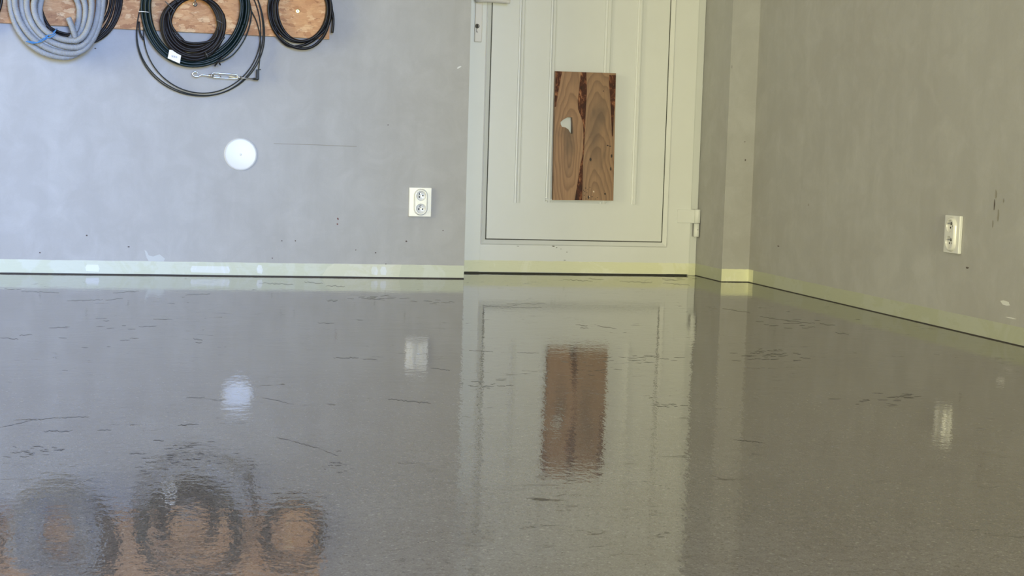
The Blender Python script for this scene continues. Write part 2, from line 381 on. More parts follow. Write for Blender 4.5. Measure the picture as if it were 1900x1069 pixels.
for a_ in ((0, 793, 62, 779, 1.2), (62, 779, 108, 775, 1.5), (108, 775, 165, 773, 1.8), (46, 778, 70, 777, 1.5), (80, 800, 135, 799, 3), (180, 798, 206, 797, 1.8), (510, 811, 542, 818, 1.5), (542, 818, 590, 831, 1.8),
           (590, 831, 628, 846, 1.5), (330, 788, 369, 787, 2), (604, 556, 626, 558, 5), (358, 628, 376, 630, 3.5), (363, 635, 375, 636, 2), (895, 565, 925, 569, 2.2), (896, 570, 960, 566, 2), (940, 564, 1012, 563, 1.6), (925, 571, 1005, 570, 1.8),
           (1068, 602, 1090, 605, 1.6), (1108, 604, 1145, 610, 1.6), (1076, 608, 1092, 609, 1.5), (1340, 572, 1392, 580, 1.5), (1410, 587, 1450, 593, 1.4), (1450, 593, 1512, 600, 1.8), (1520, 600, 1550, 604, 2), (1550, 617, 1575, 620, 2.2),
           (0, 626, 34, 629, 1.8), (36, 622, 60, 620, 1.5), (124, 558, 190, 556, 1.4), (195, 557, 228, 553, 1.2), (90, 608, 130, 606, 1.5), (210, 543, 258, 540, 2), (258, 606, 290, 605, 1.2), (8, 536, 40, 537, 1.2), (40, 540, 110, 543, 1.6),
           (345, 547, 390, 545, 1.6), (480, 524, 545, 528, 2.6), (565, 523, 600, 526, 2.4), (605, 530, 640, 531, 2.2), (1092, 516, 1120, 519, 2), (1150, 522, 1210, 524, 2), (1230, 525, 1280, 529, 1.8), (590, 599, 620, 600, 1.4),
           (618, 664, 665, 663, 3), (670, 666, 700, 667, 1.6), (800, 683, 835, 687, 2), (720, 740, 800, 748, 2.5), (960, 654, 1000, 655, 1.3), (1045, 518, 1100, 522, 2), (870, 650, 915, 652, 1.2), (285, 592, 320, 593, 1.2), (485, 737, 545, 750, 1.2),
           (345, 738, 380, 737, 1.3), (1360, 815, 1420, 822, 1.4)): streak(*a_)
streak(128, 905, 176, 884, 1.3, 2); streak(24, 779, 60, 777, .8, 2)
rf_ = random.Random(44)
for (cx_, cy_, sx_, sy_, k_, ln, t_) in ((1420, 656, 55, 12, 34, 16, 1.6), (1180, 668, 60, 10, 22, 18, 1.4), (1640, 735, 60, 12, 22, 20, 1.6), (900, 712, 30, 7, 14, 16, 1.5), (320, 850, 70, 22, 44, 15, 1.8), (1470, 600, 60, 8, 14, 18, 1.3),
                                         (60, 838, 60, 8, 24, 14, 1.8), (620, 860, 20, 14, 12, 12, 1.5), (800, 560, 40, 6, 8, 14, 1.2), (700, 552, 40, 4, 16, 16, 1.3), (1230, 752, 30, 5, 12, 14, 1.6), (1250, 515, 30, 4, 8, 18, 1.4), (200, 610, 120, 22, 12, 16, 1.2), (1100, 690, 30, 8, 10, 14, 1.3)):
    for i in range(k_):
        x = rf_.gauss(cx_, sx_*.6); y = rf_.gauss(cy_, sy_*.6); L_ = ln*rf_.uniform(.4, 1.3); streak(x, y, x+L_, y+rf_.uniform(-.06, .10)*L_, t_*rf_.uniform(.4, 1))
bmesh.ops.recalc_face_normals(bm, faces=[f for f in bm.faces if f.material_index == 0])
for f in bm.faces:
    if f.material_index and f.normal.z < 0: f.normal_flip()
tag(link('floor', bm, [M_floor, M_scr, M_scl]), 'glossy coated grey brown concrete floor', 'floor', kind='structure')

# ------------------------------------------------------------------ door
D = empty('door_1', (.49, REC, 0), 'white plastic door with raised vertical mouldings and dark panel seam', 'door', kind='structure')
DL = D.location.copy()
def dpart(name, bm, m_, parent=D, base=None, smooth=False):
    o = link(name, bm, m_, parent, smooth); off(o, DL if base is None else base); return o
yF = REC                                  # face of the leaf
pl = lambda x, y, yy=REC: onY(x, y, yy)
leafL = -.045; leafR = (pl(1302, 0).x + pl(1284, 500).x)/2 - .010
frameR = WX
zb = pl(1075, 506.9).z
seamL = (pl(913, 0).x + pl(901, 444).x)/2; seamR = (pl(1246, 0).x+pl(1230, 448).x)/2
seamB = pl(1065, 447.5).z; seamT = 1.92
print('DOOR', leafR, zb, seamL, seamR, seamB)
# outer frame
bm = bmesh.new(); fy = yF+.018
box(bm, (-.10, fy, 0), (-.015, fy+.07, 2.12), 0, .003); box(bm, (leafR-.001, fy, 0), (frameR, fy+.07, 2.12), 0, .003)
box(bm, (-.10, fy, 2.05), (frameR, fy+.07, 2.12), 0, .003)
dpart('door_frame', bm, M_door)
boxt = bmesh.new(); box(boxt, (-.02, fy+.004, 0), (leafR, fy+.08, .018), 0)
dpart('threshold', boxt, M_gask)
boxs = bmesh.new(); box(boxs, (leafR-.0005, fy-.0012, zb), (leafR+.0016, fy, 2.04), 0)
dpart('leaf_seal', boxs, mat('grey_seal', (.20, .20, .15), .7))
# leaf made of four rails around the opening
bd = .018
oL, oR, oB, oT = seamL-bd, seamR+bd, seamB-bd, seamT+bd
bm = bmesh.new()
box(bm, (leafL, yF, zb), (oL, yF+.06, 2.04), 0, .0025); box(bm, (oR, yF, zb), (leafR, yF+.06, 2.04), 0, .0025)
box(bm, (oL-.003, yF+.0003, zb), (oR+.003, yF+.06, oB), 0); box(bm, (oL-.003, yF+.0003, oT), (oR+.003, yF+.06, 2.04), 0)
for (x, y, rx, ry) in ((1027, 457, 3, 1.2), (1033, 459.5, 1.5, 1), (1041, 462, 1, .7), (1052, 468, 1.4, .6), (1048, 483, 2.5, .5), (961, 457, 3, .5)):
    speck(bm, pl(x, y, yF-.0004), X_, Z_, rx*PX, ry*PX, 1)
leaf = dpart('door_leaf', bm, [M_door, mat('door_dirt', (.16, .16, .12), .7)])
# sloped glazing bead ring
def ring(bm, o, i, yo, yi, th, mi=0):     # o,i = (l,r,b,t)
    O = [(o[0], o[2]), (o[1], o[2]), (o[1], o[3]), (o[0], o[3])]; I = [(i[0], i[2]), (i[1], i[2]), (i[1], i[3]), (i[0], i[3])]
    for k in range(4):
        a, b, c, d = O[k], O[(k+1) % 4], I[(k+1) % 4], I[k]
        A = [(a[0], yo, a[1]), (b[0], yo, b[1]), (c[0], yi, c[1]), (d[0], yi, d[1])]
        poly(bm, A, mi)
bm = bmesh.new()
ring(bm, (oL-.0005, oR+.0005, oB-.0005, oT), (oL+.003, oR-.003, oB+.003, oT-.003), yF-.0005, yF-.0035, 0)
ring(bm, (oL+.003, oR-.003, oB+.003, oT-.003), (seamL, seamR, seamB, seamT), yF-.0035, yF+.006, 0)
ring(bm, (seamL, seamR, seamB, seamT), (seamL, seamR, seamB, seamT), yF+.006, yF+.05, 0)
dpart('glazing_bead', bm, M_door)
bm = bmesh.new(); g = .0036
for a, b in (((seamL-.001, seamB), (seamL+g, seamT)), ((seamR-g, seamB), (seamR+.001, seamT)), ((seamL, seamB-.001), (seamR, seamB+g))):
    box(bm, (a[0], yF+.0065, a[1]), (b[0], yF+.03, b[1]))
dpart('gasket', bm, M_gask)
pan = boxobj('infill_panel', (seamL+g, yF+.004, seamB+g), (seamR-g, yF+.03, seamT-g), M_door, D, .0015); off(pan, DL)
# raised mouldings on the panel
yp = yF+.004
def moulding(bm, x0, x1, z0, z1, vertical=True, h=.0095):
    w_ = (x1-x0) if vertical else (z1-z0)
    prof = [(0, 0), (.04, .35), (.24, .42), (.30, .80), (.40, 1), (.64, 1), (.74, .80), (.80, .42), (.96, .35), (1, 0)]
    if vertical:
        pts = [(x0+w_*a, yp-h*b, z0) for a, b in prof]; prism(bm, pts, (0, 0, z1-z0))
    else:
        pts = [(x0, yp-h*b, z0+w_*a) for a, b in prof]; prism(bm, pts, (x1-x0, 0, 0))
def xs(xa, xb, ya, yb_): # x from top/bottom picture positions
    return (pl(xa, ya, yp).x + pl(xb, yb_, yp).x)/2
mL0, mL1 = xs(965, 953, 0, 376), xs(978, 965, 0, 376)
mR0, mR1 = xs(1184, 1170, 0, 380), xs(1196, 1181, 0, 380)
iL0, iL1 = xs(1023, 1011.5, 0, 376), xs(1036, 1023, 0, 376)
iR0, iR1 = xs(1124, 1111, 0, 376), xs(1139, 1126, 0, 376)
zO = pl(960, 376.5, yp).z; zOr = pl(1176, 379.5, yp).z; zI = pl(1060, 376.5, yp).z
for x0, x1, z0 in ((mL0, mL1, zO), (mR0, mR1, zOr)):
    bm = bmesh.new(); moulding(bm, x0, x1, z0, 1.75); dpart('moulding', bm, M_door)
bm = bmesh.new(); moulding(bm, iL0, iL1, zI, 1.75); moulding(bm, iR0, iR1, zI, 1.75); moulding(bm, iL0, iR1, zI, zI+.0195, False, .0085)
dpart('moulding_frame', bm, M_door)
# handle set
hp0, hp1 = pl(880, 78, yF), pl(893, 78, yF)
bm = bmesh.new(); box(bm, (hp0.x-.001, yF-.009, hp0.z), (hp1.x+.001, yF, hp0.z+.235), 0, .0035, 3)
bp = dpart('handle_plate', bm, M_handle)
kc = pl(885.5, 48.5, yF-.009)
bm = bmesh.new()
lathe(bm, (kc.x, yF-.009, kc.z), (0, -1, 0), [(.0085, 0), (.0085, .0022), (.0072, .0026), (.0060, .0012), (0, .0012)], 24, 0)
box(bm, (kc.x-.0012, yF-.0120, kc.z-.0035), (kc.x+.0020, yF-.0101, kc.z+.005), 1)
box(bm, (kc.x-.0030, yF-.0109, kc.z-.0225), (kc.x-.0016, yF-.0100, kc.z-.006), 1)
box(bm, (kc.x-.0030, yF-.0109, kc.z-.0225), (kc.x+.0028, yF-.0100, kc.z-.0208), 1)
dpart('lock_cylinder', bm, [mat('dull_nickel', (.20, .19, .17), .45, 1), M_hole])
hz = pl(905, -1, yF-.05)
bm = bmesh.new()
tube(bm, [(kc.x, yF-.008, hz.z), (kc.x, yF-.032, hz.z)], .0105, 20)
path = smoothpath([(kc.x-.004, yF-.030, hz.z), (kc.x+.004, yF-.046, hz.z), (kc.x+.03, yF-.052, hz.z+.0005), (kc.x+.07, yF-.052, hz.z-.001), (kc.x+.112, yF-.050, hz.z-.0035)], 8)
tube(bm, path, .011, 16, rf=lambda i: .0118 if i < 14 else .0118-.0035*(i-14)/max(1, len(path)-15))
dpart('door_handle', bm, M_handle)
# hinge
hA, hB = pl(1256.5, 389.5, yF), pl(1301, 413, yF)
hx = pl(1294, 400, yF-.01).x; zt, zm, zb2 = pl(1296, 389, yF-.01).z, pl(1296, 414.5, yF-.01).z, pl(1292, 439.5, yF-.01).z
bm = bmesh.new(); box(bm, (hA.x, yF-.006, zm+.0005), (hx, yF, zt-.001), 0, .0015); hl = dpart('hinge_leaf', bm, M_door)
bm = bmesh.new()
lathe(bm, (hx, yF-.010, zm+.0006), (0, 0, 1), [(0, 0), (.0105, 0), (.0118, .001), (.0118, zt-zm-.002), (.0105, zt-zm), (0, zt-zm)], 28)
hk = dpart('hinge_knuckle', bm, M_door)
bm = bmesh.new()
lathe(bm, (hx-.0015, yF-.010, zb2), (0, 0, 1), [(0, 0), (.0095, 0), (.0112, .002), (.0112, zm-zb2-.001), (0, zm-zb2-.001)], 28)
box(bm, (hx-.002, yF-.008, zb2+.004), (hx+.002, fy+.004, zm-.004))
cyl(bm, (hx+.0, yF-.0205, zb2+.028), (0, -1, 0), .0016, .0012, 10, 1)
dpart('hinge_pin', bm, [M_door, M_mark])

# ------------------------------------------------------------------ masking tape (48 mm) along the foot of walls and door
TH = .0004; TW = .0477; T0 = .0040
def strip_y(name, x0, x1, y, z0, z1, m_, n=60, wob=.0006, extra=None):
    bm = bmesh.new(); prev = None
    for i in range(n+1):
        x = x0+(x1-x0)*i/n; a = z0+random.uniform(-wob, wob)*.6; b = z1+random.uniform(-wob, wob)
        vs = [bm.verts.new((x, y-TH, a)), bm.verts.new((x, y-TH, b)), bm.verts.new((x, y, b)), bm.verts.new((x, y, a))]
        if prev:
            for k in range(4): bm.faces.new((prev[k], prev[(k+1) % 4], vs[(k+1) % 4], vs[k]))
        else: bm.faces.new(vs)
        prev = vs
    bm.faces.new(prev[::-1])
    if extra: extra(bm)
    bmesh.ops.recalc_face_normals(bm, faces=bm.faces)
    return link(name, bm, m_)
def overlap(bm):    # second strip lapped over the first from px 598 on
    a = onY(598, 514, -TH*2).x; prism(bm, [(a, -TH*2, T0+.002), (a+.018, -TH*2, TW*.75), (a+.04, -TH*2, TW+.001), (onY(745, 500).x, -TH*2, TW+.0006), (onY(740, 500).x, -TH*2, T0)], (0, TH, 0), 1)
    for (x0, x1) in ((160, 183), (355, 425), (478, 486), (690, 700), (707, 716)):
        p, q = onY(x0, 500, -TH*2).x, onY(x1, 500, -TH*2).x; zz = .034 if x1-x0 > 15 else .04
        prism(bm, [(p, -TH*2.2, .012), (q, -TH*2.2, .010), (q+.003, -TH*2.2, zz*.6), (q-.002, -TH*2.2, zz), (p+.002, -TH*2.2, zz), (p-.003, -TH*2.2, zz*.7)], (0, TH, 0), 2)
M_tapeW = tape_mat('doubled_masking_tape', (.62, .64, .51)); M_paint = tape_mat('white_dabs', (.68, .72, .68))
t = strip_y('masking_tape', LX, -.0006, 0, T0, TW+.0005, M_tape, 160, extra=overlap)
t.data.materials.append(M_tapeW); t.data.materials.append(M_paint)
tag(t, 'long pale masking tape strip along the foot of the left wall', 'tape')
zt_ = pl(1070, 485.5, yF).z
t = strip_y('masking_tape', -.04, leafR-.001, yF, zb+.001, zt_, M_tapeY, 50, .0009)
tag(t, 'yellowish masking tape strip across the bottom of the white door', 'tape')
t = boxobj('masking_tape', (leafR+.001, fy-TH, .001), (frameR-.001, fy, zt_-.002), M_tapeY)
tag(t, 'tiny yellow tape piece on the door frame foot, right of the door', 'tape')
bm = bmesh.new(); box(bm, (WX-TH, -.0, .0026), (WX, fy-.002, TW)); t = link('masking_tape', bm, M_tapeR)
tag(t, 'short masking tape on the door recess side, between door and pier', 'tape')
t = strip_y('masking_tape', WX, RW-TH*2, 0, .0026, TW+.001, M_tapeY, 14, .0005)
tag(t, 'bright yellow masking tape piece on the front of the narrow pier', 'tape')
bm = bmesh.new(); n_ = 90; prev = None
for i in range(n_+1):
    y = -(i/n_)*(-BY); b = TW+random.uniform(-1, 1)*.0006; a = .0026+random.uniform(-1, 1)*.0004
    vs = [bm.verts.new((RW-TH, y, a)), bm.verts.new((RW-TH, y, b)), bm.verts.new((RW, y, b)), bm.verts.new((RW, y, a))]
    if prev:
        for k in range(4): bm.faces.new((prev[k], prev[(k+1) % 4], vs[(k+1) % 4], vs[k]))
    prev = vs
box(bm, (RW-TH*2, -.045, .0026), (RW-TH, 0, TW+.001), 1)
bmesh.ops.recalc_face_normals(bm, faces=bm.faces)
t = link('masking_tape', bm, [M_tapeR, M_tapeY]); tag(t, 'long masking tape strip along the foot of the right wall', 'tape')

# ------------------------------------------------------------------ wooden board on the door
yb = yp-.0098; th = .018
def B(x, y): p = onY(x, y, yb-th); return p
bl, br = B(1031, 132), B(1143, 136); cl, cr = B(1026, 371), B(1138, 372.5)
base = (cl+cr)/2; base.y = yb
board = empty('wooden_board', base, 'two-tone brown walnut board with bark seam fixed on the white door', 'board')
def bpt(u, v):      # u 0..1 across, v 0..1 down
    t_ = bl.lerp(br, u); b_ = cl.lerp(cr, u); return t_.lerp(b_, v)
U = lambda x, y: ((x-190)/(603-190), (y-85)/(965-85))          # crop px -> board uv
def bprism(bm, uvs, front=0., mi=0, thick=th):
    pts = []
    for (u, v) in uvs:
        p = bpt(u, v); p.y = yb-th-front; pts.append(p)
    prism(bm, pts, (0, thick+front-.0002, 0), mi)
# left plank with a through hole near its middle; its right edge runs wavy along the seam
import bmesh as _b
def plank(name, outline, hole, m_):
    bm = bmesh.new()
    def loop(uvs, y): 
        r_ = []
        for (u, v) in uvs:
            p = bpt(u, v); r_.append(bm.verts.new((p.x, y, p.z)))
        return r_
    sides = []
    for y in (yb-th, yb-.0004):
        L = loop(outline, y); es = [bm.edges.new((L[i], L[(i+1) % len(L)])) for i in range(len(L))]
        ls = [L]
        if hole:
            H = loop(hole, y); es += [bm.edges.new((H[i], H[(i+1) % len(H)])) for i in range(len(H))]; ls.append(H)
        bmesh.ops.triangle_fill(bm, edges=es, use_beauty=True, use_dissolve=False); sides.append(ls)
    for A, B_ in zip(sides[0], sides[1]):
        for i in range(len(A)):
            j = (i+1) % len(A); bm.faces.new((A[i], A[j], B_[j], B_[i]))
    bmesh.ops.recalc_face_normals(bm, faces=bm.faces)
    o = link(name, bm, m_, board); off(o, base); return o
seam = [U(362, 85), U(356, 150), U(352, 210), U(344, 280), U(348, 340), U(372, 400), U(384, 440), U(388, 520), U(388, 600), U(384, 660), U(372, 710), U(362, 790), U(352, 860), U(338, 965)]
seamr = [(.50, 0), (.517, .15), (.505, .30), (.50, .42), (.494, .55), (.484, .66), (.478, .72), (.478, .80), (.476, 1)]
holeuv = [U(281, 394), U(309, 396), U(312, 430), U(313, 508), U(303, 508), U(284, 478), U(264, 466), U(240, 462), U(232, 445), U(231, 430), U(250, 412), U(268, 402)]
lb = [U(190, 965) and (.0, 1)]
p1 = plank('plank', [(0.0, 0)] + [(u, v) for u, v in seam] + [(0.0, 1)], holeuv, M_wal1)
p2 = plank('plank', [(u+.006, v) for u, v in seamr] + [(1, 1), (1, 0)], None, M_wal2)
bm = bmesh.new()
# bark filled seam strip, set just below the plank faces
outl = [(u-.004, v) for u, v in seam] + [(u+.010, v) for u, v in reversed(seamr)]
rec_ = .0008
pts = []
for (u, v) in outl: p = bpt(u, v); p.y = yb-th+rec_; pts.append(p)
Lr = [bm.verts.new(p) for p in pts]; es = [bm.edges.new((Lr[i], Lr[(i+1) % len(Lr)])) for i in range(len(Lr))]
bmesh.ops.triangle_fill(bm, edges=es, use_beauty=True)
o = link('bark_seam', bm, M_bark, board); off(o, base)
# bark inclusions along the outer edges and small knots
for uvs in ([U(190, 86), U(234, 87), U(228, 120), U(222, 160), U(210, 230), U(198, 325), U(188, 330)],
            [U(178, 800), U(186, 860), U(189, 963), U(172, 963)],
            [U(556, 98), U(603, 98), U(600, 300), U(594, 360), U(592, 520), U(584, 520), U(576, 400), U(566, 250), U(556, 170)]):
    uvs = [(min(1.002, max(-.002, u)), v) for u, v in uvs]
    bm = bmesh.new(); bprism(bm, uvs, .0005, 0, .002)
    o = link('bark_edge', bm, M_bark, board); off(o, base)
bm = bmesh.new(); bm.from_mesh(p2.data); bmesh.ops.translate(bm, verts=bm.verts, vec=base)
for (x, y, rx, rz) in ((441, 683, 8, 14), (584, 655, 7, 14), (556, 582, 8, 5), (572, 588, 10, 4), (580, 745, 6, 14), (433, 942, 8, 14), (545, 918, 9, 8), (410, 880, 6, 3), (398, 895, 4, 3), (425, 890, 4, 2),
                       (440, 875, 5, 3), (420, 912, 3, 5), (455, 940, 8, 3), (402, 930, 5, 3), (404, 905, 4, 4), (480, 955, 7, 2), (415, 955, 5, 3), (520, 210, 4, 6), (495, 945, 5, 2)):
    u, v = U(x, y); p = bpt(u, v); p.y = yb-th-.0004; speck(bm, p, X_, Z_, rx*PX/3.68, rz*PX/3.68, 1)
for (x, y, rx, rz) in ((466, 904, 6, 7), (437, 938, 2, 6)):
    u, v = U(x, y); p = bpt(u, v); p.y = yb-th-.0006; speck(bm, p, X_, Z_, rx*PX/3.68, rz*PX/3.68, 2)
bmesh.ops.translate(bm, verts=bm.verts, vec=-base); bm.to_mesh(p2.data); bm.free()
p2.data.materials.append(mat('dark_knot', (.03, .015, .01), .6)); p2.data.materials.append(mat('pale_knot', (.75, .6, .45), .6))

# ------------------------------------------------------------------ double sockets
def make_socket():      # local frame: x right, z up, -y out of the wall; origin at the plate centre on the wall
    root = bpy.data.objects.new('wall_socket', None); COL.objects.link(root)
    w_, h_ = .081, .104
    bm = bmesh.new(); box(bm, (-w_/2, -.010, -h_/2), (w_/2, 0, h_/2), 0, .0022, 3); link('plate', bm, M_sock, root)
    # raised stadium-shaped insert with two round cups
    R = .0235; dz = .0225; cx = .0015; yo = -.0185; N = 64
    bm = bmesh.new()
    def stad(r, y, n=N):
        out = []
        for k in range(n):
            a = 2*math.pi*k/n; s = dz if math.sin(a) >= 0 else -dz
            out.append(bm.verts.new((cx+r*math.cos(a), y, s+r*math.sin(a))))
        return out
    rings = [stad(R+.0016, -.0095), stad(R+.0012, -.0125), stad(R, -.0145), stad(R-.0010, yo+.0012), stad(R-.0030, yo), stad(R-.0045, yo+.0003)]
    for A, B_ in zip(rings, rings[1:]):
        for k in range(N): f = bm.faces.new((A[k], A[(k+1) % N], B_[(k+1) % N], B_[k])); f.smooth = True
    # front face with two circular openings
    last = rings[-1]; es = [bm.edges.get((last[k], last[(k+1) % N])) for k in range(N)]
    cups = []
    for s in (1, -1):
        C = [bm.verts.new((cx+.0175*math.cos(2*math.pi*k/40), yo+.0003, s*dz+.0175*math.sin(2*math.pi*k/40))) for k in range(40)]
        es += [bm.edges.new((C[k], C[(k+1) % 40])) for k in range(40)]; cups.append(C)
    bmesh.ops.triangle_fill(bm, edges=es, use_beauty=True)
    bmesh.ops.recalc_face_normals(bm, faces=bm.faces)
    link('insert', bm, M_sock, root)
    for s, ang in ((1, .38), (-1, -.0)):
        bm = bmesh.new()
        lathe(bm, (cx, 0, s*dz), (0, -1, 0), [(0, .0115), (.0145, .0115), (.0158, .0122), (.0176, -yo-.0004)], 40)
        bmesh.ops.recalc_face_normals(bm, faces=bm.faces)
        face = link('socket_face', bm, M_sock, root)
        ca, sa = math.cos(ang), math.sin(ang)
        P = lambda x, z: (cx + x*ca - z*sa, s*dz + x*sa + z*ca)
        bm = bmesh.new()
        for x in (-.0066, .0066):
            p = P(x, -.002); cyl(bm, (p[0], -.0116, p[1]), (0, -1, 0), .0026, .0004, 20)
        link('plug_hole', bm, M_hole, face)
        p = P(0, .0078); bm = bmesh.new(); cyl(bm, (p[0], -.0116, p[1]), (0, -1, 0), .0040, .0004, 20)
        link('pin_seat', bm, M_hole, face)
        bm = bmesh.new(); cyl(bm, (p[0], -.0115, p[1]), (0, -1, 0), .0021, .0085, 16); link('earth_pin', bm, M_steel, face)
    return root
def copy_tree(o, parent=None):
    c = o.copy(); COL.objects.link(c); c.parent = parent
    for ch in [x for x in bpy.data.objects if x.parent == o]: copy_tree(ch, c)
    return c
s1 = make_socket(); s1.location = onY(779, 375, 0); s1.location.y = 0
s2 = copy_tree(s1)
p = onX(1771.5, 435, RW); p.x = RW; s2.location = p; s2.rotation_euler = (0, 0, -math.pi/2)
s1.scale.z = 1.0
tag(s1, 'white double wall socket on the left wall, near the white door', 'socket', 'double wall sockets')
tag(s2, 'white double wall socket on the right wall, seen from the side', 'socket', 'double wall sockets')

# ------------------------------------------------------------------ round blank cover
c = onY(446.5, 286.5, 0); c.y = 0
cov = empty('junction_box_cover', c, 'round white flat cover plate in the middle of the left wall', 'cover plate')
bm = bmesh.new(); lathe(bm, (0, 0, 0), (0, -1, 0), [(.0565, 0), (.0565, .0018), (.0550, .0030), (.050, .0034), (.006, .0042), (0, .0042)], 72); link('cover_disc', bm, M_cover, cov)
bm = bmesh.new(); lathe(bm, (0, 0, 0), (0, -1, 0), [(.0032, .0040), (.0032, .0050), (.0026, .0055), (0, .0052)], 16); link('screw_head', bm, M_steel, cov)

# ------------------------------------------------------------------ chipboard panel on the wall
OT = .0195
a = onY(0, 42, -OT); b = onY(611, 72.5, -OT)
d = (b-a)/(b.x-a.x); hgt = .27; x0 = -3.2
pA = a + d*(x0-a.x)
bm = bmesh.new()
prism(bm, [Vector((x0, -OT, pA.z)), Vector((b.x, -OT, b.z)), Vector((b.x+.004, -OT, b.z+hgt)), Vector((x0, -OT, pA.z+hgt))], (0, .018, 0))
osb = link('chipboard_panel', bm, M_osb); tag(osb, 'long tan flake chipboard panel fixed high on the left wall', 'board')
def screw(px, py, label):
    q = onY(px, py, -OT); r = empty('screw', (q.x, -OT, q.z), label, 'screw')
    bm = bmesh.new(); lathe(bm, (0, 0, 0), (0, -1, 0), [(.0078, 0), (.0078, .0008), (.0070, .0014), (.0030, .0010), (0, .0010)], 24); link('screw_head', bm, M_brass, r)
    bm = bmesh.new(); lathe(bm, (0, 0, 0), (0, -1, 0), [(.0022, .0011), (.0016, .0016), (0, .0016)], 12); link('drive_recess', bm, M_hole, r)
screw(552.5, 20.5, 'small brass screw head in the chipboard, inside the right black coil')

# ------------------------------------------------------------------ cable coils
def coil(loops, r, n=64, start=0., end=None, wob=0., sides=8, layer=None, seed=0, per=None):
    """loops: list of (xl, xr, yc, yt, yb, xm, depth) in picture px on the board; the cable spirals from one to the next."""
    rnd = random.Random(seed); out = []
    K = len(loops); end = K if end is None else end
    ph = [rnd.uniform(0, 6.28) for _ in range(8)]
    N = int((end-start)*n)
    for i in range(N+1):
        t = start+(end-start)*i/N; k = min(K-1, int(t)); f = t-k; w_ = .22; a_, b_, u = k, k, 0.
        if f > 1-w_ and k < K-1: b_ = k+1; u = (f-1+w_)/(2*w_)
        elif f < w_ and k > 0: a_ = k-1; u = .5+f/(2*w_)
        u = u*u*(3-2*u)
        L = [loops[a_][j]*(1-u)+loops[b_][j]*u for j in range(7)]
        xl, xr, yc, yt, yb_, xm, dep = L; th_ = 2*math.pi*t      # theta 0 = top, going clockwise
        s_, c_ = math.sin(th_), math.cos(th_)
        x = xm+(xr-xm)*s_ if s_ > 0 else xm+(xm-xl)*s_
        y = yc-(yc-yt)*c_ if c_ > 0 else yc-(yb_-yc)*c_
        x += wob*math.sin(th_*2.3+ph[0]+k)+wob*.6*math.sin(th_*3.7+ph[1]); y += wob*math.sin(th_*1.9+ph[2]+k*1.7)
        q = onY(x, y, -OT); q = Vector((q.x, -OT-dep-min(.0015, dep*.2)*math.sin(th_*1.7+ph[3]), q.z)); out.append(q)
    return out
def resample(pts, step):
    L = [0]
    for a_, b_ in zip(pts, pts[1:]): L.append(L[-1]+(b_-a_).length)
    n_ = max(2, int(L[-1]/step)); out = []; j = 0
    for i in range(n_+1):
        s = L[-1]*i/n_
        while j < len(L)-2 and L[j+1] < s: j += 1
        out.append(pts[j].lerp(pts[j+1], (s-L[j])/max(1e-9, L[j+1]-L[j])))
    return out
def root_at(name, pts, label, cat, group=None):
    c_ = sum(pts, Vector())/len(pts); top = max(p_.z for p_ in pts)
    return empty(name, (c_.x, -OT, top), label, cat, group)
def child(name, bm, m_, root, parent=None):
    o = link(name, bm, m_, parent or root); off(o, root.location); return o
def hook(px, py, reach, name='wall_hook', label=''):
    q = onY(px, py, -OT); bm = bmesh.new()
    path = smoothpath([(q.x, -OT+.001, q.z), (q.x, -OT-reach*.5, q.z-.001), (q.x, -OT-reach, q.z+.001), (q.x, -OT-reach-.006, q.z+.012), (q.x, -OT-reach-.005, q.z+.024)], 6)
    tube(bm, path, .0022, 10); lathe(bm, (q.x, -OT, q.z), (0, -1, 0), [(.008, 0), (.008, .001), (.003, .002)], 20)
    o = link(name, bm, M_steel); tag(o, label, 'hook', 'steel hooks along the chipboard'); return o
G = 'coils of cable hanging on the chipboard'
# 1 grey corrugated conduit
CD = .012
loops = [(66, 149, 25, -16, 80, 116, .026), (76, 160, 22, -26, 83, 124, .036), (30, 187, 5, -62, 97, 138, .030), (67, 173, 15, -30, 79.5, 143, .076), (54, 186, 8, -45, 91, 143, .064),
         (43, 192, 4, -56, 96.5, 138, .048), (32, 193.5, 2, -68, 101.5, 136, .058), (21.5, 189, 0, -80, 108, 122, .040)]
loops = [(*q[:6], q[6]+CD) for q in loops]
pts = coil(loops, .01, 72, .05, 7.95, .5, seed=3)
pts = resample(pts, .00145)
rc = root_at('conduit_coil', pts, 'thick grey corrugated conduit coil tied with blue twine', 'coil', G)
bm = bmesh.new(); tube(bm, pts, .0094, 10, rf=lambda i: (.0102, .0102, .0085)[i % 3]); co_ = child('conduit', bm, M_cond, rc)
# loose short end pointing up inside the coil
e = [onY(x, y, -OT-.050-CD) for x, y in ((143, 84), (140, 72), (137, 60), (132, 46), (127, 33))]
e = resample(smoothpath(e, 10), .00145)
bm = bmesh.new(); tube(bm, e, .009, 12, rf=lambda i: (.0098, .0098, .0083)[i % 3]); ce = child('conduit_end', bm, M_cond, rc)
bm = bmesh.new(); tube(bm, [e[-1]-(e[-1]-e[-3]).normalized()*.001, e[-1]+(e[-1]-e[-3]).normalized()*.0006], .0066, 12); child('bore', bm, M_conin, rc, ce)
# blue twine
bm = bmesh.new()
for pth in (((48, 77), (58, 77.5), (70, 79), (80, 75), (88, 66), (97, 64), (101, 60), (104, 55)), ((68, 80), (78, 73), (84, 70), (92, 70), (100, 66), (103, 62)),
            ((80, 75), (86, 72), (88, 67), (84, 66)), ((50, 77), (60, 80), (72, 79))):
    P_ = [onY(x, y, -OT-.086-CD-.001*i) for i, (x, y) in enumerate(pth)]
    tube(bm, smoothpath(P_, 6), .0018, 6)
P_ = [onY(56, 77, -OT-.098), onY(58, 79, -OT-.05), onY(60, 80, -OT-.012), onY(90, 66, -OT-.012), onY(105, 54, -OT-.04), onY(103, 57, -OT-.098)]
tube(bm, smoothpath(P_, 8), .0018, 6)
child('twine', bm, M_blue, rc)
